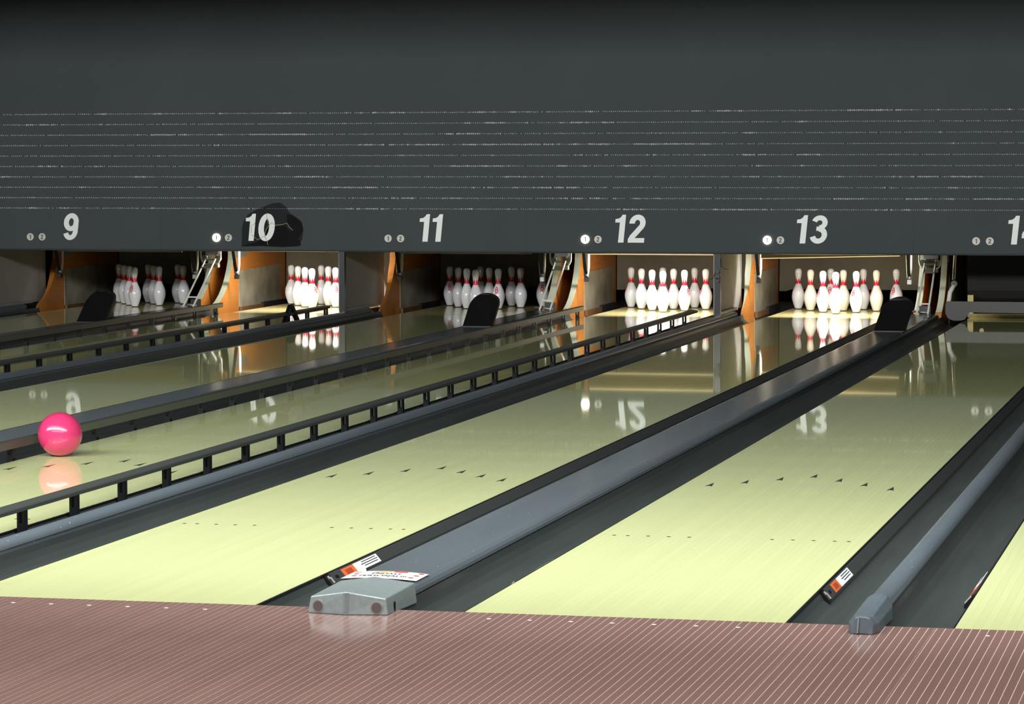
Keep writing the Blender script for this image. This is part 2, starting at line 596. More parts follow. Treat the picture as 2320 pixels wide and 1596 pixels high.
def bumper(n, s, label):
    cx = LANE[n]
    t = thing('gutter_bumper', label, 'bumper', (cx + s * 0.56, 0, 0), 'lowered gutter bumpers')
    P = [(0.5345, -0.006), (0.538, -0.0025), (0.541, -0.004), (0.568, -0.035), (0.568, -0.046), (0.5345, -0.046)]
    part('bumper_face', MB().prism([(cx + s * x, z) for x, z in P], 'y', 0.80, 17.3), M_BUMP, t)

    def slab(q0, q1, y0, y1, lift, thick=0.0008):
        """thin sheet on the sloping face, q = 0..1 down the slope"""
        a = []
        for k in (lift, lift - thick):
            for q, y in ((q0, y0), (q1, y0), (q1, y1), (q0, y1)):
                a.append((cx + s * (0.541 + 0.027 * q + 0.75 * k), y, -0.004 - 0.031 * q + 0.66 * k))
        return MB().add(a, [(0, 1, 2, 3), (7, 6, 5, 4), (0, 4, 5, 1), (1, 5, 6, 2), (2, 6, 7, 3), (3, 7, 4, 0)])
    part('end_clamp', MB().prism([(cx + s * x, z - 0.002) for x, z in P], 'y', 0.752, 0.798), M_POST, t)
    part('clip', slab(0.12, 0.42, 0.762, 0.770, 0.004, 0.004), M_SCREWY, t, 'bright metal clip')
    part('clip', slab(0.30, 0.95, 0.776, 0.784, 0.004, 0.004), M_SCREWY, t, 'bright metal clip')
    part('slot', slab(0.35, 0.65, 0.835, 0.870, 0.0006), M_POST, t)
    part('warning_label', slab(0.06, 0.92, 0.930, 1.080, 0.0010), M_ORANGE, t, 'orange warning label')
    part('warning_symbol', slab(0.25, 0.75, 0.965, 1.045, 0.0016), M_SYMB, t)
    part('instruction_label', slab(0.06, 0.92, 1.082, 1.385, 0.0010), M_LABEL, t, 'white label with lines of small black print')
    for k, (q0, q1) in enumerate(((1.18, 1.36), (1.16, 1.37), (1.19, 1.36))):
        part('print_line', slab(0.18 + 0.22 * k, 0.26 + 0.22 * k, q0, q1, 0.0016), M_INK, t)
    return t


for n, s in ((9, -1), (9, 1), (11, -1), (11, 1), (13, -1), (13, 1), (14, -1), (14, 1), (15, -1), (15, 1)):
    nb = 'wide' if neighbour(n, s) == 'pair' else 'round'
    where = 'under number %s' % WORD[n] if n < 15 else 'past the pointed nose'
    bumper(n, s, 'lowered black gutter bumper beside the %s capping, lane %s' % (nb, where))

# ------------------------------------------------------------------ raised bumper rails


def rail(n, s, y0, y1, first, label, extra=None):
    cx = LANE[n]
    t = thing('bumper_rail', label, 'rail', (cx + s * 0.56, y0, 0), 'raised bumper rails')
    P = [(0.530, 0.060), (0.528, 0.098), (0.533, 0.104), (0.580, 0.097), (0.586, 0.092), (0.586, 0.078), (0.560, 0.072)]
    part('rail_bar', MB().prism([(cx + s * x, z) for x, z in P], 'y', y0, y1), M_RAIL, t)
    part('base_strip', MB().box(*sorted((cx + s * 0.575, cx + s * 0.612)), y0, y1, -0.058, -0.030), M_POST, t)
    pm = MB()
    X0, X1 = sorted((s * 0.548, s * 0.580))
    pm.box(X0, X1, -0.018, 0.018, -0.05, 0.026)
    pm.box(X0, X0 + 0.010, -0.018, 0.018, 0.026, 0.082)
    pm.box(X1 - 0.010, X1, -0.018, 0.018, 0.026, 0.082)
    pme = pm.mesh('post')
    y = first
    while y < y1 + 0.02:
        if y > y0:
            put('post', pme, M_POST, t, (-s * 0.56, min(y, y1 - 0.02) - y0, 0))
        y += 0.5595
    return t


r12 = rail(12, 1, -0.02 + 0.72, 16.84, 1.20, 'raised dark bumper rail on posts in front of the lane with the pink ball')
rail(12, -1, 0.72, 17.30, 0.98, 'raised dark bumper rail directly behind the pink ball')
r10 = rail(10, 1, 0.72, 16.95, 1.22, 'raised dark bumper rail with a black inverted V bracket, under number ten')
rail(10, -1, 0.72, 17.25, 0.92, 'raised dark bumper rail along the capping between lanes nine and ten')
xr = LANE[10] + 0.575
vb = MB()
vb.bar((xr, 15.62, 0.0), (xr, 15.80, 0.15), 0.03, 0.045)
vb.bar((xr, 16.02, 0.0), (xr, 15.84, 0.15), 0.03, 0.045)
vb.bar((xr, 15.78, 0.148), (xr, 15.86, 0.148), 0.03, 0.03)
part('bracket', vb, M_POST, r10, 'black inverted V bracket')

# ------------------------------------------------------------------ bowling ball
ball = MB()
R = 0.1085
ball.lathe([(max(R * math.sin(a), 1e-4), -R * math.cos(a)) for a in [PI * k / 32 for k in range(33)]], 48, (0, 0, 0))
bo = put('bowling_ball', ball.mesh('bowling_ball'), M_PINK, None, (-1.987, 4.555, R))
tag(bo, 'glossy bright pink bowling ball rolling on the lane', 'ball')

# ------------------------------------------------------------------ masking unit
XL, XR = -9.4, 6.0
mask = thing('masking_unit', 'dark slate masking wall with ribbed band and white lane numbers above the pins', 'masking wall',
             (-1.5, Y_MASK, 0.6))
seams = [XL, mid[(9, 10)], mid[(11, 12)], mid[(13, 14)], XR]
for a, b in zip(seams[:-1], seams[1:]):
    part('number_panel', MB().box(a + 0.0004, b - 0.0004, Y_MASK, Y_MASK + 0.05, 0.612, 0.9764), M_MASK, mask)
    lip = [(Y_MASK + 0.05, 0.612)]
    for k in range(7):
        an = PI / 2 + k * PI / 6 * 0.5 * 2
        lip.append((Y_MASK + 0.012 + 0.013 * math.cos(an), 0.606 + 0.011 * math.sin(an)))
    lip.append((Y_MASK + 0.05, 0.596))
    part('bottom_lip', MB().prism(lip, 'x', a + 0.001, b - 0.001, smooth=False), M_LIP, mask)
LINE0, LINE_P = 0.977, 0.0938
part('backing', MB().box(XL, XR, Y_MASK + 0.03, Y_MASK + 0.06, 0.96, 1.84), M_MASKB, mask)
for k in range(9):
    z0 = LINE0 + k * LINE_P
    part('slat', MB().box(XL, XR, Y_MASK, Y_MASK + 0.03, z0 + 0.0006, z0 + LINE_P - 0.0006), M_MASK, mask)
part('upper_panel', MB().box(XL, XR, Y_MASK, Y_MASK + 0.05, LINE0 + 9 * LINE_P + 0.0006, 4.2), M_MASK, mask)
# bead trims: fine white beads in every joint
rng = random.Random(3)
for k in range(10):
    z = LINE0 + k * LINE_P
    mb = MB()
    x = XL + 0.2
    dens = 0.0
    while x < 5.0:
        dens = 0.93 * dens + rng.gauss(0, 0.34)
        big = dens > 1.0
        if rng.random() > 0.04:
            w = (0.0070 if not big else 0.0098) * rng.uniform(0.75, 1.15)
            h = (0.0056 if not big else 0.0078) * rng.uniform(0.8, 1.2)
            zz = z + rng.uniform(-0.0012, 0.0012)
            yy = Y_MASK - 0.012
            mb.add([(x - w, yy + 0.012, zz), (x + w, yy + 0.012, zz), (x, yy + 0.012, zz + h), (x, yy + 0.012, zz - h), (x, yy, zz)],
                   [(0, 4, 2), (4, 1, 2), (0, 3, 4), (3, 1, 4), (0, 2, 1, 3)])
        x += 0.0186
    o = part('bead_trim', mb, M_BEAD, mask, 'line of tiny white beads')
    o['kind'] = 'stuff'

# ---- digits drawn as strokes, unit height
DIG_T = 0.19


def ribbon(pts, w):
    """stroke of width w along pts -> outline quads in 2-D"""
    L2, R2 = [], []
    for i, p in enumerate(pts):
        a = pts[max(i - 1, 0)]
        b = pts[min(i + 1, len(pts) - 1)]
        d = Vector((b[0] - a[0], b[1] - a[1]))
        d.normalize()
        nx, ny = -d.y, d.x
        L2.append((p[0] + nx * w / 2, p[1] + ny * w / 2))
        R2.append((p[0] - nx * w / 2, p[1] - ny * w / 2))
    quads = [(L2[i], R2[i], R2[i + 1], L2[i + 1]) for i in range(len(pts) - 1)]
    return quads


def arc(cx, cy, rx, ry, a0, a1, n=18):
    return [(cx + rx * math.cos(math.radians(a0 + (a1 - a0) * k / n)), cy + ry * math.sin(math.radians(a0 + (a1 - a0) * k / n)))
            for k in range(n + 1)]


def digit_polys(ch):
    t = DIG_T
    if ch == '0':
        return ribbon(arc(0.28, 0.5, 0.185, 0.415, 0, 360, 36), t), 0.56
    if ch == '1':
        return [[(0.17, 0), (0.37, 0), (0.37, 0.72), (0.17, 0.72)],
                [(0.0, 0.72), (0.37, 0.72), (0.37, 1.0), (0.24, 1.0), (0.20, 0.92), (0.12, 0.862), (0.0, 0.845)]], 0.38
    if ch == '2':
        c = arc(0.285, 0.70, 0.185, 0.21, 185, -35, 20) + [(0.30, 0.40), (0.14, 0.20), (0.11, 0.10)]
        return ribbon(c, t) + [[(0.01, 0.0), (0.57, 0.0), (0.57, 0.165), (0.01, 0.165)]], 0.58
    if ch == '3':
        return ribbon(arc(0.28, 0.735, 0.18, 0.175, 165, -90, 18), 0.175) + ribbon(arc(0.28, 0.30, 0.20, 0.215, 90, -165, 20), 0.18) + \
            [[(0.19, 0.45), (0.30, 0.45), (0.30, 0.60), (0.19, 0.60)]], 0.57
    if ch == '4':
        return [[(0.33, 0), (0.52, 0), (0.52, 1.0), (0.36, 1.0), (0.33, 0.95)], [(0.0, 0.22), (0.62, 0.22), (0.62, 0.38), (0.0, 0.38)],
                [(0.0, 0.38), (0.17, 0.38), (0.40, 0.78), (0.40, 1.0), (0.34, 1.0)]], 0.62
    if ch == '9':
        return ribbon(arc(0.28, 0.665, 0.185, 0.245, 0, 360, 32), 0.185) + \
            ribbon(arc(0.275, 0.50, 0.19, 0.415, 25, -20, 8) + arc(0.275, 0.38, 0.19, 0.295, -12, -155, 18), 0.18), 0.56
    return [], 0.3


def digit_mesh(ch, x, z, h, y, thick=0.006, shear=0.10, wide=1.0):
    mb = MB()
    polys, w = digit_polys(ch)
    for k, poly in enumerate(polys):
        n = len(poly)
        yy = y - k * 0.00002
        vs_ = [(x + (px * wide + shear * pz) * h, yy, z + pz * h) for px, pz in poly]
        vs_ += [(vx, y + thick, vz) for vx, _, vz in vs_]
        mb.add(vs_, [tuple(range(n)), tuple(range(2 * n - 1, n - 1, -1))] + [(i, (i + 1) % n, n + (i + 1) % n, n + i) for i in range(n)])
    return mb, w * wide * h


NUM_X = {9: -0.053, 10: -0.100, 11: -0.092, 12: -0.113, 13: -0.125, 14: -0.113}
for n in range(9, 15):
    x = LANE[n] + NUM_X[n]
    for i, ch in enumerate(str(n)):
        yfront = Y_MASK - (0.014 if n == 10 else 0.005)
        wide = {'1': 1.0, '0': 1.12}.get(ch, 1.06)
        mb, w = digit_mesh(ch, x, 0.690, 0.241, yfront, 0.0045, wide=wide)
        part('number_digit', mb, M_NUM, mask, 'white numeral %s of lane number %d' % (ch, n))
        x += w + (0.032 if n != 11 else 0.026)
    for i, ch in enumerate('12'):
        bx = LANE[n] - 0.362 + i * 0.114
        on = (i == 0 and n in LIT)
        c = (bx, Y_MASK - 0.004, 0.717)
        d = part('indicator_light', MB().disc(c, (0, 1, 0), 0.0365 if on else 0.033, 0.010, 28), M_DISCON if on else M_DISC, mask,
                 'glowing round ball indicator 1' if on else 'unlit round ball indicator %s' % ch)
        mb, w = digit_mesh(ch, 0, 0, 0.040, 0, 0.002, 0.0)
        mb2 = MB()
        mb2.v = [(vx + bx - w / 2, vy + Y_MASK - 0.0105, vz + 0.697) for vx, vy, vz in mb.v]
        mb2.f, mb2.sm = mb.f, mb.sm
        part('numeral', mb2, M_NUMD, d, root=mask)

# broken panel with black film behind the 10
pp = [(-5.085, 0.640), (-5.078, 0.72), (-5.080, 0.80), (-5.062, 0.865), (-5.02, 0.925), (-4.95, 0.965), (-4.87, 0.995), (-4.79, 1.025), (-4.72, 1.030),
      (-4.665, 0.99), (-4.640, 0.945), (-4.60, 0.915), (-4.55, 0.885), (-4.52, 0.85), (-4.508, 0.79), (-4.52, 0.71), (-4.555, 0.645), (-4.70, 0.636), (-4.9, 0.644)]
mb = MB().prism([(x, z) for x, z in pp], 'y', Y_MASK - 0.004, Y_MASK + 0.0)
part('broken_patch', mb, M_PATCH, mask, 'ragged dark patch around the number 10')
pb = [(-5.085, 0.641), (-5.02, 0.662), (-4.95, 0.675), (-4.90, 0.700), (-4.865, 0.765), (-4.84, 0.815), (-4.76, 0.820), (-4.68, 0.835), (-4.655, 0.80), (-4.60, 0.745),
      (-4.54, 0.690), (-4.53, 0.655), (-4.555, 0.645), (-4.70, 0.637), (-4.9, 0.645)]
part('black_tear', MB().prism(pb, 'y', Y_MASK - 0.007, Y_MASK - 0.003), M_PATCHB, mask, 'glossy black tear under the number')
cr = MB()
for pts in ([(-4.985, 0.745), (-4.93, 0.700), (-4.865, 0.735), (-4.85, 0.79), (-4.82, 0.83), (-4.80, 0.855)],
            [(-4.80, 0.855), (-4.76, 0.83), (-4.70, 0.835), (-4.655, 0.85)], [(-4.865, 0.735), (-4.84, 0.69), (-4.835, 0.655)],
            [(-4.82, 0.83), (-4.845, 0.90), (-4.84, 0.94)], [(-4.99, 0.76), (-4.985, 0.82), (-4.95, 0.85)], [(-4.655, 0.85), (-4.63, 0.81), (-4.60, 0.785)]):
    cr.tube([(x, Y_MASK - 0.0155, z) for x, z in pts], 0.0022, 6)
part('glinting_crack', cr, M_CRACK_GLINT, mask, 'thin cracks with light glints painted pale gold')
flap_prism = MB().prism([(-4.655, 0.925), (-4.60, 0.915), (-4.53, 0.86), (-4.512, 0.79), (-4.56, 0.70), (-4.61, 0.76), (-4.655, 0.85)], 'y', Y_MASK - 0.016, Y_MASK - 0.007)  # torn flap, in the black of the film itself
part('torn_flap', flap_prism, M_PATCHB, mask, 'torn black flap')

# posts of the masking unit
for key in ((8, 9), (10, 11), (12, 13), (14, 15)):
    cx = mid[key]
    part('post', MB().box(cx - 0.022, cx + 0.026, Y_MASK + 0.01, Y_MASK + 0.06, 0.055, 0.60), M_LIP, mask)
# cable clips on the post between 12 and 13
cx = mid[(12, 13)]
cl = MB()
for z in (0.45, 0.40, 0.37):
    cl.disc((cx + 0.004, Y_MASK - 0.004, z), (0, 1, 0), 0.020, 0.03, 14)
cl.tube([(cx - 0.018, Y_MASK - 0.01, 0.43), (cx - 0.035, Y_MASK - 0.02, 0.385), (cx - 0.06, Y_MASK - 0.02, 0.380), (cx - 0.07, Y_MASK - 0.02, 0.384)], 0.0028, 6)
cl.tube([(cx + 0.03, Y_MASK - 0.002, 0.56), (cx + 0.04, Y_MASK - 0.006, 0.49), (cx + 0.07, Y_MASK - 0.006, 0.465), (cx + 0.10, Y_MASK - 0.006, 0.468)], 0.0028, 6)
part('cable_clip', cl, M_BLACK, mask, 'black cable clips on the post')

# unseen slab added in front of the masking unit, shading its top
ce = put('shade_ceiling', MB().box(-12, 8, 8.6, Y_MASK, 3.11, 3.19).mesh('shade_ceiling'), M_MASKB)
tag(ce, 'unseen dark slab added above the far lanes, shading the masking wall top', None, None, 'structure')

# ------------------------------------------------------------------ pit shell
back = put('wall_back', MB().box(-9.4, 6.0, 20.55, 20.6, -0.6, 4.2).mesh('wall_back'), M_DARK)
tag(back, 'black back wall of the pin pits', None, None, 'structure')
pc = put('shade_ceiling', MB().box(-9.4, 6.0, Y_MASK + 0.06, 20.55, 1.15, 1.2).mesh('shade_ceiling'), M_DARK)  # added cover that keeps hall light out of the pits
tag(pc, 'dark cover added over the pin pits to keep light out', None, None, 'structure')
pf = put('floor_pit', MB().box(-9.4, 6.0, 17.75, 20.55, -0.6, -0.12).box(-9.4, 6.0, 0.0, 17.75, -0.6, -0.12).mesh('floor_pit'), M_DARK)
tag(pf, 'dark sub floor under lanes and pits', None, None, 'structure')

# ------------------------------------------------------------------ kickbacks
KP = [(17.70, -0.11), (17.71, 0.02), (17.76, 0.05), (17.86, 0.085), (17.96, 0.135), (18.05, 0.20), (18.13, 0.28), (18.19, 0.36), (18.24, 0.45),
      (18.26, 0.60), (18.26, 1.14), (19.85, 1.14), (19.85, -0.11)]


def kickback(x0, x1, label, plate_sides, facing=True, taper=False):
    t = thing('kickback', label, 'side panel', ((x0 + x1) / 2, 18.5, 0), 'kickback panels')
    def lo(z):
        return x0 if not taper else x1 - 0.012 - (x1 - x0 - 0.012) * max(0.0, min(1.0, (z - 0.02) / 0.33))
    nk = len(KP)
    vs_ = [(lo(z) if i < 11 else x0, y, z) for i, (y, z) in enumerate(KP)] + [(x1, y, z) for y, z in KP]
    wp = MB().add(vs_, [(i, (i + 1) % nk, nk + (i + 1) % nk, nk + i) for i in range(nk)] + [tuple(range(nk)), tuple(range(2 * nk - 1, nk - 1, -1))])
    part('wood_panel', wp, M_WOOD, t, 'orange brown wood')
    # pale green facing along the curved front edge
    inner = KP[2:11] if facing else []
    mb = MB()
    for (ya, za), (yb, zb) in zip(inner[:-1], inner[1:]):
        wa = min(1.0, 0.12 + za / 0.30) if taper else 1.0
        wb = min(1.0, 0.12 + zb / 0.30) if taper else 1.0
        la, lb = lo(za) + 0.001, lo(zb) + 0.001
        xa, xb = la + (x1 - la - 0.003) * wa, lb + (x1 - lb - 0.003) * wb
        mb.add([(la, ya - 0.004, za), (xa, ya - 0.004, za), (xb, yb - 0.004, zb), (lb, yb - 0.004, zb),
                (la, ya, za), (xa, ya, za), (xb, yb, zb), (lb, yb, zb)],
               [(0, 1, 2, 3), (0, 4, 5, 1), (2, 6, 7, 3), (0, 3, 7, 4), (1, 5, 6, 2)])
    if facing:
        part('front_facing', mb, M_GREEN, t, 'pale green painted front edge')
    for s in plate_sides:
        xs = x1 if s > 0 else x0
        part('metal_plate', MB().prism([(18.40, -0.10), (18.40, 0.350), (19.70, 0.372), (19.70, -0.10)], 'x', *sorted((xs, xs + s * 0.004))), M_PLATE, t,
             'metal kick plate')
        part('foot_rail', MB().box(*sorted((xs, xs + s * 0.030)), 18.40, 19.05, -0.05, 0.004), M_FOOT, t)
        part('foot_block', MB().box(*sorted((xs, xs + s * 0.034)), 19.05, 19.75, -0.05, 0.018), M_DARK, t)
        part('top_plate', MB().box(*sorted((xs, xs + s * 0.006)), 18.30, 18.62, 0.475, 0.56), M_STEEL, t)
    return t


for key in DIV:
    cx = mid[key]
    kickback(cx - 0.021, cx + 0.034, {8: 'orange wooden kickback panel at the far side of the pins under number nine',
                                      10: 'orange wooden kickback panel between the pins under numbers ten and eleven',
                                      12: 'orange wooden kickback panel between the pins under numbers twelve and thirteen',
                                      14: 'wooden kickback panel past the sweep under number fourteen'}[key[0]], (1,), key[0] in (12, 14), True)
for key in WIDE:
    cx = mid[key]
    kickback(cx - 0.1245, cx - 0.0685, 'wooden kickback panel with pale green edge, number %s side of the ball lift' % WORD[key[0]], (-1,), True)
    kickback(cx + 0.0685, cx + 0.1245, 'wooden kickback panel with pale green edge, number %s side of the ball lift' % WORD[key[1]], (1,), True)

# side guards between masking posts and kickbacks
for key in ((8, 9), (10, 11), (12, 13), (14, 15)):
    cx = mid[key]
    lab = {8: 'shaded side guard sheet under the masking wall near number nine', 10: 'shaded side guard sheet beside the post between numbers ten and eleven',
           12: 'grey side guard sheet beside the post between numbers twelve and thirteen', 14: 'shaded side guard sheet past number fourteen'}[key[0]]
    t = thing('side_guard', lab, 'guard', (cx, 17.2, 0), 'side guards')
    part('sheet', MB().box(cx - 0.043, cx - 0.0345, Y_MASK + 0.061, 18.10, 0.063, 1.15), M_GUARD, t)
    part('bottom_ledge', MB().box(cx - 0.036, cx + 0.000, Y_MASK + 0.08, 17.69, 0.0615, 0.085), M_STEEL, t)
    if key == (12, 13):
        part('cone_fold', MB().add([(cx - 0.034, 17.35, 0.52), (cx - 0.034, 17.10, 0.12), (cx - 0.034, 17.68, 0.12), (cx - 0.024, 17.45, 0.12)],
                                   [(0, 1, 3), (0, 3, 2)]), M_GUARD, t, 'tapering fold')

# ------------------------------------------------------------------ pit curtains, pin lights, sweep arms
for n in range(9, 15):
    cx = LANE[n]
    lit = n in LIT
    t = thing('pit_curtain', '%s pit curtain hanging behind the pins under number %s' % ('grey' if lit else 'dark', WORD[n]), 'curtain', (cx, 19.85, 0.13), 'pit curtains')
    mb = MB()
    cols = 24
    rows = 6
    vs_, fs_ = [], []
    for r_ in range(rows + 1):
        for c_ in range(cols + 1):
            u = c_ / cols
            z = 0.13 + r_ * (1.10 - 0.13) / rows
            xx = cx - 0.755 + 1.51 * u
            vs_.append((xx, 19.86 + 0.012 * math.sin(u * 17 + n) + 0.010 * math.sin(u * 7 + r_ * 0.5), z + (0.02 * (1 if 0.06 < u < 0.94 else 0) if r_ == 0 else 0)))
    for r_ in range(rows):
        for c_ in range(cols):
            i = r_ * (cols + 1) + c_
            fs_.append((i, i + 1, i + cols + 2, i + cols + 1))
    mb.add(vs_, fs_, True)
    part('curtain_sheet', mb, M_CURT, t)
    if n == 14:
        continue
    # lamp above the deck
    tilt = 0.0 if n != 13 else 0.030
    t = thing('pin_lamp', '%s lamp bar across the pin deck, tucked under the masking wall at number %s' % ('lit' if lit else 'unlit', WORD[n]), 'lamp',
              (cx, 17.92, 0.6), 'pin deck lamps')
    zl = 0.540 + (0.035 if n == 10 else 0.0)
    za, zb = zl - tilt, zl
    xs0, xs1 = cx - 0.62, cx + 0.62
    part('housing', MB().add([(xs0, 17.89, za + 0.006), (xs1, 17.89, zb + 0.006), (xs1, 17.89, zb + 0.14), (xs0, 17.89, za + 0.14),
                              (xs0, 17.91, za + 0.008), (xs1, 17.91, zb + 0.008), (xs1, 17.91, zb + 0.14), (xs0, 17.91, za + 0.14)],
                             [(0, 1, 2, 3), (4, 7, 6, 5), (0, 4, 5, 1), (1, 5, 6, 2), (2, 6, 7, 3), (3, 7, 4, 0)]), M_TAN, t)
    part('housing_top', MB().box(xs0, xs1, 17.89, 18.10, zl + 0.14, zl + 0.15), M_TAN, t)
    for q in (-0.45, 0.45):
        part('hanger', MB().box(cx + q - 0.01, cx + q + 0.01, 18.06, 18.08, zl + 0.15, 1.15), M_STEEL, t)
    tm = M_TUBE if lit else M_TUBEOFF
    part('diffuser', MB().add([(xs0, 17.887, za), (xs1, 17.887, zb), (xs1, 17.887, zb + 0.006), (xs0, 17.887, za + 0.006),
                               (xs0, 17.912, za), (xs1, 17.912, zb), (xs1, 17.912, zb + 0.006), (xs0, 17.912, za + 0.006)],
                              [(0, 1, 2, 3), (4, 7, 6, 5), (0, 4, 5, 1), (1, 5, 6, 2), (2, 6, 7, 3), (3, 7, 4, 0)]), tm, t)
    part('upper_tube', MB().tube([(xs0 + 0.02, 17.885, zl + 0.146), (xs1 - 0.02, 17.885, zl + 0.146)], 0.006, 8), tm, t)
    if lit:
        a = math.radians(2)
        area_lamp('pin_deck_light', (cx, 17.957, 0.600 + zl - 0.54), 1.15, 0.022, 26, (1.0, 0.985, 0.94), (a, 0, 0))

# pins ---------------------------------------------------------------
PIN = [(0.0258, 0.0), (0.0285, 0.004), (0.0359, 0.01905), (0.0496, 0.05715), (0.0573, 0.0857), (0.0601, 0.105), (0.0605, 0.1143), (0.0602, 0.125),
       (0.0580, 0.1492), (0.0530, 0.167), (0.0470, 0.1841), (0.0390, 0.2020), (0.0314, 0.2191), (0.0275, 0.229), (0.0250, 0.2381), (0.0235, 0.246),
       (0.0228, 0.254), (0.0230, 0.265), (0.0238, 0.2762), (0.0252, 0.288), (0.0266, 0.2985), (0.0287, 0.310), (0.0306, 0.3207), (0.0319, 0.333),
       (0.0323, 0.3429), (0.0318, 0.352), (0.0300, 0.3610), (0.0262, 0.3695), (0.0205, 0.3755), (0.0130, 0.3795), (0.0060, 0.3808)]


def pin_r(z):
    for (r0, z0), (r1, z1) in zip(PIN[:-1], PIN[1:]):
        if z0 <= z <= z1:
            return r0 + (r1 - r0) * (z - z0) / (z1 - z0)
    return PIN[-1][0]


pin_body = MB().lathe(PIN, 32)
pin_me = pin_body.mesh('pin_body')
pin_me.materials.append(M_PIN)
piny_me = pin_me.copy()
piny_me.materials.clear()
piny_me.materials.append(M_PINY)
base_me = MB().lathe([(0.0262, 0.0), (0.0300, 0.0045), (0.0305, 0.0065), (0.0264, 0.0068)], 28).mesh('base_ring')
# neck crown: solid band with pointed teeth
mb = MB()
SEG = 84
TEETH = 7
zlo, zval, zpk = 0.236, 0.258, 0.293
rows = 7
vs_, fs_ = [], []
for k in range(SEG):
    a = 2 * PI * k / SEG
    ph = (k / SEG * TEETH) % 1.0
    ztop = zval + (zpk - zval) * (1 - abs(2 * ph - 1))
    for r_ in range(rows + 1):
        z = zlo + (ztop - zlo) * r_ / rows
        rr = pin_r(z) + 0.0006
        vs_.append((rr * math.cos(a), rr * math.sin(a), z))
for k in range(SEG):
    k2 = (k + 1) % SEG
    for r_ in range(rows):
        fs_.append((k * (rows + 1) + r_, k2 * (rows + 1) + r_, k2 * (rows + 1) + r_ + 1, k * (rows + 1) + r_ + 1))
band_me = mb.add(vs_, fs_, True).mesh('neck_crown')
# emblem strokes wrapped on the belly, facing local -y
mb = MB()


def emb(pts, w):
    for quad in ribbon(pts, w):
        q = []
        for u, z in quad:
            r_ = pin_r(z) + 0.0008
            th = -PI / 2 + u / 0.052
            q.append((r_ * math.cos(th), r_ * math.sin(th), z))
        mb.add(q, [(0, 1, 2, 3)])


emb([(-0.011, 0.160), (-0.011, 0.175), (-0.011, 0.190), (-0.011, 0.206)], 0.0085)
emb(arc(-0.006, 0.193, 0.017, 0.0115, 95, -90, 10), 0.0080)
emb(arc(-0.006, 0.171, 0.020, 0.0125, 90, -95, 10), 0.0080)
emb([(-0.018, 0.150), (0.0, 0.150), (0.018, 0.150)], 0.0045)
emb([(-0.017, 0.142), (0.0, 0.142), (0.014, 0.142)], 0.0035)
emb_me = mb.mesh('emblem')
scuff_me = MB().lathe([(pin_r(z) + 0.0005, z) for z in (0.3335, 0.3350)], 28).mesh('head_scuff')

POS = {1: (0, 0), 2: (-.5, 1), 3: (.5, 1), 4: (-1, 2), 5: (0, 2), 6: (1, 2), 7: (-1.5, 3), 8: (-.5, 3), 9: (.5, 3), 10: (1.5, 3)}
ROWN = {0: 'head pin', 1: 'second row pin', 2: 'third row pin', 3: 'back row pin'}
# emblem heading: angle (deg) of the mark relative to the camera's line of sight, 0 = faces the camera, + = turned to the right
EMB = {(9, 1): -38, (9, 2): 150, (10, 1): 48, (10, 2): 62, (10, 3): 8, (10, 4): -80, (10, 8): -55, (11, 7): 0, (11, 10): -5, (11, 4): 85, (11, 3): -20,
       (12, 7): -75, (12, 3): 50, (12, 5): -68, (12, 6): -62, (12, 9): 85, (13, 2): -60, (13, 5): -75, (13, 3): -35, (13, 6): -72, (13, 7): 85, (13, 8): -10, (13, 9): 80, (13, 10): -35}
camx, camy = 3.7693, -9.7605
SQ = 0.3048 * math.sqrt(3) / 2
prng = random.Random(11)
for n in range(9, 14):
    for k in range(1, 11):
        px = LANE[n] + POS[k][0] * 0.3048
        py = Y_HEAD + POS[k][1] * SQ
        row = POS[k][1]
        state = {9: 'dim', 10: 'brightly lit', 11: 'dim', 12: 'brightly lit', 13: 'brightly lit'}[n]
        ivory = (n == 13 and k in (1, 4, 5, 6)) or (n == 10 and k == 1)
        light = 'lit' if n in LIT else 'dim'
        div_left = n % 2 == 1                       # odd lanes have the division on their low-x side
        idx = {1: 0, 2: 0, 3: 1, 4: 0, 5: 1, 6: 2, 7: 0, 8: 1, 9: 2, 10: 3}[k]
        cnt = row + 1
        d = idx if div_left else cnt - 1 - idx      # 0 = next to the division
        if row == 0:
            lab = '%s bowling pin with red crown, head pin of the %s rack under number %s' % ('yellowed' if ivory else 'white', light, WORD[n])
        else:
            rn = {1: 'second', 2: 'third', 3: 'back'}[row]
            if row == 1:
                pos = ('nearer the division', 'nearer the ball lift')[d]
            elif row == 2:
                pos = ('nearest the division', 'middle of three', 'nearest the ball lift')[d]
            else:
                pos = ('nearest the division', 'second from the division', 'second from the ball lift', 'nearest the ball lift')[d]
            lab = 'white pin, %s row, %s, %s rack under number %s' % (rn, pos, light, WORD[n])
        t = thing('bowling_pin', lab, 'bowling pin', (px, py, 0), 'pins under number %s' % WORD[n])
        va = math.atan2(py - camy, px - camx) - PI / 2          # line of sight heading
        heading = va + math.radians(EMB.get((n, k), prng.uniform(110, 250)))
        t.rotation_euler = (0, 0, heading)
        put('body', piny_me if ivory else pin_me, M_PIN, t)
        c = put('neck_crown', band_me, M_PINR, t)
        c['label'] = 'red crown shaped neck band'
        c.rotation_euler = (0, 0, prng.uniform(0, 0.9))
        put('base_ring', base_me, M_PINB, t)
        e = put('emblem', emb_me, M_PINR, t)
        e['label'] = 'red printed emblem'
        if n == 13 and k in (1, 2, 7, 8, 10):
            put('head_scuff', scuff_me, M_SCUFF, t)

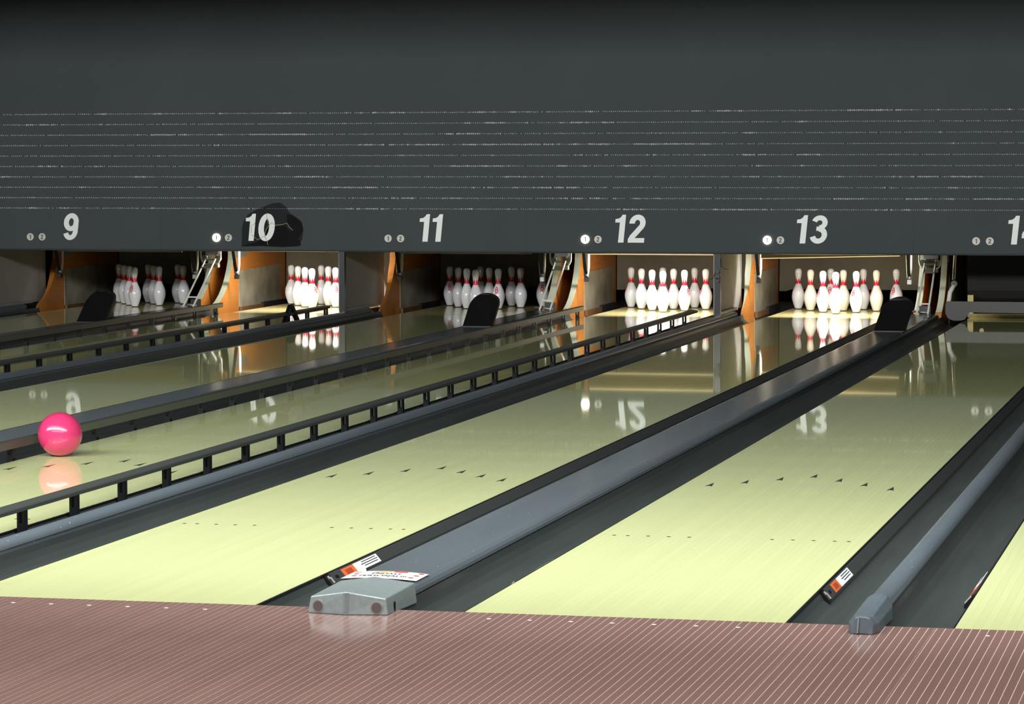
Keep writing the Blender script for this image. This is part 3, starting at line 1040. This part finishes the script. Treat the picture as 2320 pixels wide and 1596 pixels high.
# pinsetters: sweep arms hanging at both sides of every lane
for n in range(9, 14):
    t = thing('pinsetter', 'pinsetter with two hanging sweep arms over the pins under number %s' % WORD[n], 'pinsetter', (LANE[n], 18.07, 1.15), 'pinsetters')
    for s in (-1, 1):
        cx = LANE[n] + s * 0.68
        y = 18.07
        a = part('sweep_arm', MB().bar((cx - 0.022, y - 0.26, 1.15), (cx + 0.012, y - 0.01, 0.30), 0.030, 0.010, (0, -1, 0)), M_BLACK, t)
        part('guide_rod', MB().tube([(cx + 0.034, y + 0.02, 1.15), (cx + 0.026, y + 0.02, 0.42), (cx + 0.020, y + 0.01, 0.35)], 0.0115, 8), M_WHITEP, a, root=t)
        part('thin_rod', MB().tube([(cx - 0.040, y - 0.10, 1.15), (cx - 0.005, y - 0.03, 0.34)], 0.006, 8), M_CHROME, a, root=t)
        part('foot', MB().box(cx - 0.006, cx + 0.030, y - 0.035, y + 0.015, 0.285, 0.325), M_BLACK if s < 0 else M_STEEL, a, root=t)
        part('knuckle', MB().disc((cx + 0.018, y - 0.015, 0.345), (1, 0, 0), 0.018, 0.03, 14), M_STEEL, a, root=t)

# lane fourteen: sweep lowered
cx = LANE[14]
t = thing('pinsetter', 'pinsetter with its grey sweep board lowered across the lane under number fourteen', 'pinsetter', (cx, 17.2, 0.0), 'pinsetters')
P = [(cx - 0.675, 0.075), (cx - 0.675, 0.155), (cx - 0.660, 0.178), (cx + 0.66, 0.178), (cx + 0.675, 0.155), (cx + 0.675, 0.075), (cx + 0.655, 0.03),
     (cx + 0.60, 0.012), (cx + 0.54, 0.018), (cx + 0.50, 0.080), (cx - 0.47, 0.084), (cx - 0.51, 0.020), (cx - 0.55, 0.012), (cx - 0.61, 0.012), (cx - 0.655, 0.035)]
part('sweep_board', MB().prism(P, 'y', 17.19, 17.215), M_SWEEP, t, 'dark grey sweep board')
part('sweep_arm', MB().tube([(cx - 0.580, 17.36, 1.15), (cx - 0.615, 17.30, 0.36)], 0.014, 10), M_CHROME, t)
part('joint', MB().disc((cx - 0.612, 17.30, 0.325), (0, 1, 0), 0.028, 0.03, 16), M_BUMP, t)
part('lower_arm', MB().tube([(cx - 0.615, 17.30, 0.31), (cx - 0.645, 17.28, 0.25), (cx - 0.655, 17.24, 0.14)], 0.020, 10), M_WHITEP, t)
fm = MB()
fm.box(cx - 0.55, cx - 0.50, 17.9, 17.95, 0.0, 0.20).box(cx - 0.50, cx + 0.55, 17.9, 17.93, 0.0, 0.035)
part('wood_frame', fm, M_DECK, t, 'pale wooden frame on the deck')
part('frame_bolt', MB().disc((cx - 0.42, 17.86, 0.11), (0, 1, 0), 0.02, 0.05, 12), M_DECK, t)
prof = [(17.98, 1.15), (17.98, 0.24), (18.02, 0.17), (18.10, 0.14), (18.6, 0.14), (18.6, 1.15)]
part('shroud', MB().prism(prof, 'x', cx - 0.56, cx + 0.70), M_DARK, t, 'large black shroud')

# ------------------------------------------------------------------ machine frames between paired lanes
for key in WIDE:
    cx = mid[key]
    t = thing('machine_frame', 'pale metal ball lift frame with springs between numbers %s and %s' % (WORD[key[0]], WORD[key[1]]), 'machine', (cx, 17.9, 0.1), 'machine frames')
    for s in (-1, 1):
        x = cx + s * 0.048
        part('track_rod', MB().tube([(x, 17.31, 0.062), (x, 18.20, 0.64)], 0.0085, 10), M_WHITEP, t)
        xo = cx + s * 0.098
        part('hook_rod', MB().tube([(xo, 17.95, 0.72), (xo, 17.95, 0.50), (xo - s * 0.006, 17.95, 0.465), (xo - s * 0.022, 17.95, 0.440), (xo - s * 0.045, 17.95, 0.428)], 0.0075, 10), M_WHITEP, t)
        part('pulley', MB().disc((cx + s * 0.068, 17.97, 0.480), (0, 1, 0), 0.030, 0.03, 22), M_GREEN, t)
    part('rung', MB().bar((cx - 0.048, 17.43, 0.142), (cx + 0.048, 17.43, 0.142), 0.012, 0.012), M_WHITEP, t)
    for zz in (0.40, 0.47, 0.54):
        yy = 17.31 + (zz - 0.062) * 0.89 / 0.578
        part('rung', MB().bar((cx - 0.048, yy, zz), (cx + 0.048, yy, zz), 0.03, 0.012), M_GREEN, t)
    part('kick_plate', MB().bar((cx - 0.050, 17.52, 0.085), (cx + 0.050, 17.52, 0.085), 0.006, 0.07), M_BUMP, t)
    part('cross_beam', MB().box(cx - 0.066, cx + 0.066, 17.96, 18.02, 0.395, 0.432), M_GREEN, t)
    part('top_housing', MB().box(cx - 0.062, cx + 0.062, 17.98, 18.08, 0.515, 0.585), M_STEEL, t)
    sp = 5
    for k in range(sp):
        x = cx - 0.036 + k * 0.018
        pts = [(x + 0.006 * math.cos(a), 17.985 + 0.006 * math.sin(a), 0.436 + 0.078 * a / (10 * PI)) for a in [q * PI / 4 for q in range(41)]]
        part('spring', MB().tube(pts, 0.0018, 5), M_CHROME, t)
    part('bottom_axle', MB().tube([(cx - 0.118, 17.42, 0.078), (cx + 0.06, 17.36, 0.068)], 0.010, 10), M_STEEL, t)
    gr = MB()
    for k in range(6):
        gr.box(cx + 0.036 + k * 0.016, cx + 0.046 + k * 0.016, 18.00, 18.02, 0.595, 0.715)
    part('orange_grille', gr, M_WOOD, t, 'orange slats')

# black hoods on the wide cappings


def hood(cx, label, xlean=0.0):
    t = thing('ball_hood', label, 'hood', (cx, 15.1, 0.05), 'black ball hoods')
    W = 0.124
    mb = MB()
    outline = [(-W, 0.0), (-W, 0.155)]
    for k in range(1, 16):
        a = PI - k * PI / 16
        outline.append((W * math.cos(a), 0.155 + 0.105 * math.sin(a)))
    outline += [(W, 0.155), (W, 0.0)]
    n_ = len(outline)
    vs_ = []
    for dy, lean in ((0, 1), (0.07, 1)):
        for x, z in outline:
            vs_.append((cx + x + xlean * z, 14.84 + dy + 1.35 * min(z, 0.22), 0.053 + z))
    fs_ = [(i, i + 1, n_ + i + 1, n_ + i) for i in range(n_ - 1)] + [tuple(range(n_)), tuple(range(2 * n_ - 1, n_ - 1, -1)), (n_ - 1, 0, n_, 2 * n_ - 1)]
    o_ = part('hood_shell', mb.add(vs_, fs_), M_HOOD, t)
    bv = o_.modifiers.new('bevel', 'BEVEL')
    bv.width = 0.008
    bv.segments = 3
    bv.limit_method = 'ANGLE'
    part('base_flange', MB().box(cx - 0.126, cx + 0.126, 14.80, 15.00, 0.053, 0.0575), M_BUMP, t)
    return t


for key in WIDE:
    hood(mid[key], 'black rounded hood standing on the wide capping between numbers %s and %s' % (WORD[key[0]], WORD[key[1]]),
         0.22 if key == (13, 14) else 0.0)

# ------------------------------------------------------------------ paper card on the wide capping
cx = mid[(13, 14)]
card = thing('paper_card', 'curved white paper card with red ovals and black lettering on the wide capping', 'card', (cx, 0.4, 0.053))


def card_pt(u, v, lift=0.0):
    """u across -1..1, v 0 front .. 1 back"""
    x = cx - 0.005 + u * 0.120
    y = 0.252 + 0.040 * u + v * 0.172
    z = 0.0610 - 0.0065 * u + 0.0060 * (1 - u * u) + lift
    return (x, y, z)


vs_, fs_ = [], []
NU, NV = 20, 6
for j in range(NV + 1):
    for i in range(NU + 1):
        vs_.append(card_pt(-1 + 2 * i / NU, j / NV))
for j in range(NV):
    for i in range(NU):
        q = j * (NU + 1) + i
        fs_.append((q, q + 1, q + NU + 2, q + NU + 1))
sheet = part('sheet', MB().add(vs_, fs_, True), M_CARD, card)
so = sheet.modifiers.new('thick', 'SOLIDIFY')
so.thickness = 0.0006


def card_oval(u, v, ru, rv, m_, nm, lab=None):
    mbv = MB()
    pts = [card_pt(u, v, 0.0012)] + [card_pt(u + ru * math.cos(k * PI / 10), v + rv * math.sin(k * PI / 10), 0.0012) for k in range(20)]
    mbv.add(pts, [(0, 1 + k, 1 + (k + 1) % 20) for k in range(20)])
    part(nm, mbv, m_, card, lab)


for u, v in ((0.84, 0.86), (0.80, 0.58), (0.76, 0.28), (-0.84, 0.86), (-0.80, 0.58), (-0.76, 0.28)):
    card_oval(u, v, 0.075, 0.06, M_CARDR, 'red_oval')
card_oval(0.27, 0.90, 0.20, 0.085, M_CARDR, 'logo_oval', 'red oval logo')
# golden swoosh beside the logo
mbv = MB()
top = [(-0.42, 0.76), (-0.30, 0.86), (-0.10, 0.95), (0.06, 0.94)]
bot = [(-0.42, 0.74), (-0.26, 0.76), (-0.06, 0.80), (0.02, 0.82)]
for i in range(3):
    mbv.add([card_pt(*top[i], 0.0012), card_pt(*top[i + 1], 0.0012), card_pt(*bot[i + 1], 0.0012), card_pt(*bot[i], 0.0012)], [(0, 1, 2, 3)])
part('gold_swoosh', mbv, M_CARDG, card, 'golden swoosh')


def card_text(txt, v0, hv, half):
    cu = bpy.data.curves.new('lettering', 'FONT')
    cu.body = txt
    cu.align_x = 'CENTER'
    cu.resolution_u = 3
    cu.offset = 0.012
    ob = bpy.data.objects.new('lettering_tmp', cu)
    COL.objects.link(ob)
    dg = bpy.context.evaluated_depsgraph_get()
    me = bpy.data.meshes.new_from_object(ob.evaluated_get(dg))
    bpy.data.objects.remove(ob)
    xs = [v.co.x for v in me.vertices]
    ys = [v.co.y for v in me.vertices]
    w = max(abs(min(xs)), abs(max(xs)))
    off = ORIGIN[card.name]
    for v in me.vertices:
        p = card_pt(v.co.x / w * half, v0 + v.co.y / max(ys) * hv, 0.0014)
        v.co = (p[0] - off[0], p[1] - off[1], p[2] - off[2])
    me.materials.clear()
    me.name = 'lettering'
    put('lettering', me, M_INK, card)


card_text('ENDAST', 0.52, 0.17, 0.40)
card_text('PERSONAL!!!', 0.22, 0.18, 0.62)
# little curled corner at the far end
cor = MB().tube([card_pt(-0.86, 0.86, 0.003), card_pt(-0.72, 0.96, 0.004)], 0.007, 10)
part('curled_corner', cor, M_CARD, card)
